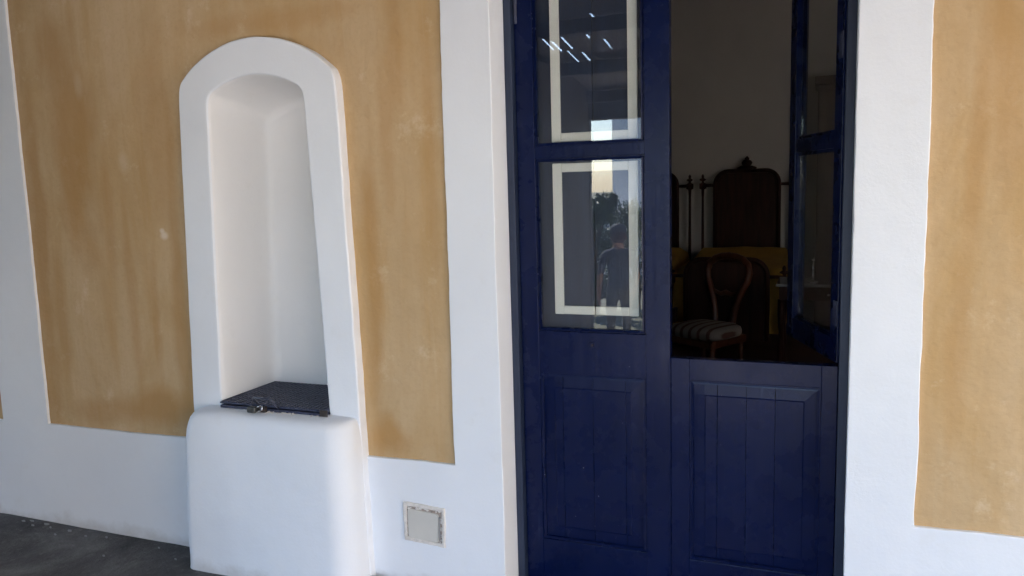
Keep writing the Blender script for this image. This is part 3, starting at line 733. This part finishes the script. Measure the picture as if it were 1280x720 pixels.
vs_ = thing('vine_shade_screen', 'added timber and leaf screen darkening the left bays of the veranda, its right edge reflected in the glass', 'trellis', (-3.8, -1.95, 0)); vo = Vector((-3.8, -1.95, 0)); vf = sub(vs_, vo)  # right edge reflected in the pane; the rest added to darken the left
vf('board', B(-2.75, -2.04, -2.0, -1.93, 0, 2.098, bev=.004), TIMBER); vf('board', B(-2.09, -2.045, -1.928, .86, 0, 2.44, bev=.004), TIMBER)  # second board runs inward to cut light on the left wall
for k in range(9): vf('slat', B(-5.44, -2.76, -2.0, -1.975, .03+k*.23, .245+k*.23), TIMBER)
for x in (-5.4, -4.4, -3.4): vf('post', B(x-.03, x+.03, -1.972, -1.92, 0, 2.098), TIMBER)
def vine():  # leaves added to block light at the left bays and left end
    r = random.Random(4); cs = [((r.uniform(-5.4, -2.75), r.uniform(-2.05, -1.85), r.uniform(.1, 2.0)), r.uniform(.15, .28)) for _ in range(90)]
    cs += [((r.uniform(-6.9, -6.7), r.uniform(-1.9, 2.3), r.uniform(.1, 2.4)), r.uniform(.15, .28)) for _ in range(90)]
    o = foliage(cs, 20000, .06, 6, LEAF2, 'shade_leaves', vs_); shift(o, vo); kind(o, 'stuff')

# ------------------------------------------------------------------ garden seen in the reflection, and an added bounce wing
gw = thing('garden_wall', 'low pale rendered wall at the far side of the garden', 'wall', (-1.0, -14, -.75)); no = Vector((-1.0, -14, -.75)); nf = sub(gw, no)
nf('wall', B(-30, 30, -14.25, -14, -.76, .75), HOUSEW); nf('coping', B(-30, 30, -14.3, -13.95, .751, .81, bev=.01), HOUSEW)
nb = thing('neighbour_house', 'narrow pale rendered house behind the low garden wall, reflected in the lower door pane', 'house', (0, -18, -.75)); no2 = Vector((0, -18, -.75)); nbf = sub(nb, no2)
nbf('wall', B(-5.10, -2.7, -22, -15, -.76, 5.2), HOUSEW); nbf('roof', B(-5.2, -2.6, -22.2, -14.85, 5.201, 5.4, bev=.03), CLAYT)
for x in (-3.45,):
    q = nbf('shutter', B(x-.5, x+.5, -14.999, -14.95, 1.6, 3.1, bev=.01), MF)
wg = thing('bounce_wing', 'added sunlit cream wing, out of view right of the veranda, bouncing warm light onto the wall', 'bounce wall', (5.5, -6, -.75)); go = Vector((5.5, -6, -.75)); wgf = sub(wg, go)  # unseen wing invented to throw warm sunlight back on the wall
wgf('wall', B(4.6, 9, -7, 2.45, -.76, 4.2), WING_BOUNCE); wgf('roof', B(4.45, 9.2, -7.2, 2.46, 4.201, 4.4, bev=.02), CLAYT)
for y in (-3.2, -5.2):
    q = wgf('window', B(4.565, 4.599, y-.45, y+.45, .5, 2.0, bev=.005), MF); shift(obj('pane', B(4.555, 4.564, y-.38, y+.38, .58, 1.92), MG, q), go)
def foliage(centres, n, size, seed, mat, name, parent):
    r = random.Random(seed); vs, fs = [], []
    for i in range(n):
        c, R = centres[r.randrange(len(centres))]
        d = Vector((r.gauss(0, 1), r.gauss(0, 1), r.gauss(0, 1))).normalized()*R*r.uniform(.35, 1.05)
        p = Vector(c)+d; a = Vector((r.gauss(0, 1), r.gauss(0, 1), r.gauss(0, 1))).normalized(); b = a.orthogonal().normalized(); s = size*r.uniform(.6, 1.3)
        k = len(vs); vs += [p-a*s, p+b*s*.45, p+a*s, p-b*s*.45]; fs.append((k, k+1, k+2, k+3))
    me = bpy.data.meshes.new(name); me.from_pydata(vs, [], fs); return obj(name, me, mat, parent)
def tree(x, y, z0, h, R, seed, label, cat='tree', mat=LEAF, n=3500, size=.05, low=.35):
    t = thing('garden_tree' if cat == 'tree' else 'garden_shrub', label, cat, (x, y, z0)); r = random.Random(seed); bm = bmesh.new()
    tube(bm, [(0, 0, -.1), (.05, .02, h*.25), (-.03, .05, h*.5), (0, 0, h*.8)], [R*.10+.02, R*.07+.02, R*.05+.01, .01], 8); cs = []
    for k in range(18):
        a = 2*PI*k/7+r.random(); zz = h*r.uniform(low, .92); rr = R*r.uniform(.35, .8)
        e = (rr*math.cos(a), rr*math.sin(a), zz); tube(bm, [(0, .02, zz*.55), (e[0]*.5, e[1]*.5, zz*.8), e], [.03, .02, .008], 6); cs.append((e, R*r.uniform(.28, .55)))
    obj('trunk', bm, BARK, t, True); foliage(cs, n, size, seed, mat, 'crown', t); return t
vine()
tree(-3.66, -8, -.75, 2.15, .42, 3, 'dark shrubby tree in the garden, reflected beside the pale house', 'tree', LEAF2, 4200, .055, .15)
tree(-3.1, -8.6, -.75, 1.9, .7, 5, 'low olive green bush right of the shrubby tree in the garden', 'shrub', LEAF, 2600, .05, .25)
tree(-6.8, -7.5, -.75, 4.2, 1.5, 8, 'broad garden tree on the far left beyond the veranda', 'tree', LEAF, 5000, .08, .3)
tree(-9.5, -4.5, -.75, 5.2, 1.9, 9, 'tall garden tree close to the left end of the veranda', 'tree', LEAF2, 6000, .09, .25)
tree(5.5, -11, -.75, 4.5, 1.6, 10, 'round garden tree on the right of the pale house', 'tree', LEAF, 4000, .08, .35)

# a person standing in the garden (dark silhouette with a cap in the glass)
def person():
    p = thing('person', 'person in a cap and dark shirt standing in the garden, reflected in the lower pane', 'person', (-2.33, -4.2, -.75), math.radians(150))
    jt = {'pel': (0, 0, .95), 'ab': (0, 0, 1.12), 'ch': (0, .01, 1.32), 'nk': (0, 0, 1.47), 'hd': (0, .01, 1.56), 'ht': (0, .01, 1.68)}
    for s, n in ((-1, 'l'), (1, 'r')):
        jt.update({n+'hip': (s*.09, 0, .90), n+'kn': (s*.10, .015, .50), n+'an': (s*.105, -.02, .09), n+'toe': (s*.12, .14, .03),
                   n+'sh': (s*.18, 0, 1.40), n+'el': (s*.24, -.02, 1.12), n+'wr': (s*.22, .10, .90), n+'pm': (s*.215, .13, .84)})
    rad = {'pel': .135, 'ab': .125, 'ch': .145, 'nk': .055, 'hd': .085, 'ht': .075, 'hip': .085, 'kn': .058, 'an': .042, 'toe': .035, 'sh': .062, 'el': .042, 'wr': .028, 'pm': .034}
    ed = [('pel', 'ab'), ('ab', 'ch'), ('ch', 'nk'), ('nk', 'hd'), ('hd', 'ht')]
    for n in 'lr': ed += [('pel', n+'hip'), (n+'hip', n+'kn'), (n+'kn', n+'an'), (n+'an', n+'toe'), ('ch', n+'sh'), (n+'sh', n+'el'), (n+'el', n+'wr'), (n+'wr', n+'pm')]
    for s, n in ((-1, 'l'), (1, 'r')):
        for k in range(5):
            b = (s*(.205+.0), .125+.0, .84); 
            if k < 4:
                y = .10+.022*k; L = (.07, .08, .075, .06)[3-k]
                jt[f'{n}f{k}a'] = (s*.215, y+.01, .815); jt[f'{n}f{k}b'] = (s*.205, y+.018, .815-L*.55); jt[f'{n}f{k}c'] = (s*.190, y+.018, .815-L)
            else: jt[f'{n}f4a'] = (s*.20, .155, .85); jt[f'{n}f4b'] = (s*.185, .175, .82); jt[f'{n}f4c'] = (s*.178, .18, .795)
            ed += [(n+'pm', f'{n}f{k}a'), (f'{n}f{k}a', f'{n}f{k}b'), (f'{n}f{k}b', f'{n}f{k}c')]
    names = list(jt); me = bpy.data.meshes.new('body'); me.from_pydata([jt[k] for k in names], [(names.index(a), names.index(b)) for a, b in ed], [])
    t = bpy.data.objects.new('tmp', me); link(t); sk = t.modifiers.new('s', 'SKIN'); t.modifiers.new('u', 'SUBSURF').levels = 2
    for i, k in enumerate(names):
        r = rad.get(k) or rad.get(k[1:]) or .009; me.skin_vertices[0].data[i].radius = (r, r*(.75 if k in ('pel', 'ab', 'ch') else 1)); me.skin_vertices[0].data[i].use_root = (k == 'pel')
    m2 = bpy.data.meshes.new_from_object(t.evaluated_get(bpy.context.evaluated_depsgraph_get())); bpy.data.objects.remove(t)
    b = obj('body', m2, SKIN, p, True)
    for mm in (SHIRT, TROU): b.data.materials.append(mm)
    for f in b.data.polygons:
        c = f.center
        if c.z < .94 and not (abs(c.x) > .17 and c.z > .7): f.material_index = 2
        elif c.z < 1.46 and not (abs(c.x) > .17 and c.z < 1.15): f.material_index = 1
    bm = bmesh.new(); lathe(bm, [(.098, 1.63), (.102, 1.66), (.095, 1.71), (.07, 1.745), (.02, 1.76)], 0, .005, 16); 
    box(bm, -.065, .065, .08, .19, 1.635, 1.647, bev=.005); obj('cap', bm, SHIRT, p, True)
    bm = bmesh.new(); bmesh.ops.create_uvsphere(bm, u_segments=16, v_segments=12, radius=.1, matrix=Matrix.Translation((0, -.022, 1.605)) @ Matrix.Diagonal((.98, .92, .95, 1))); obj('hair', bm, WOOD, p, True)
    bm = bmesh.new(); tube(bm, [(0, .085, 1.60), (0, .112, 1.575), (0, .095, 1.565)], [.008, .014, .01], 8); obj('nose', bm, SKIN, p, True)
    for s in (-1, 1):
        bm = bmesh.new(); bmesh.ops.create_uvsphere(bm, u_segments=8, v_segments=6, radius=.011, matrix=Matrix.Translation((s*.032, .088, 1.605))); obj('eye', bm, MARBLE, p, True)
        bm = bmesh.new(); bmesh.ops.create_uvsphere(bm, u_segments=8, v_segments=6, radius=.026, matrix=Matrix.Translation((s*.09, .0, 1.59)) @ Matrix.Diagonal((.35, .7, 1.1, 1))); obj('ear', bm, SKIN, p, True)
person()
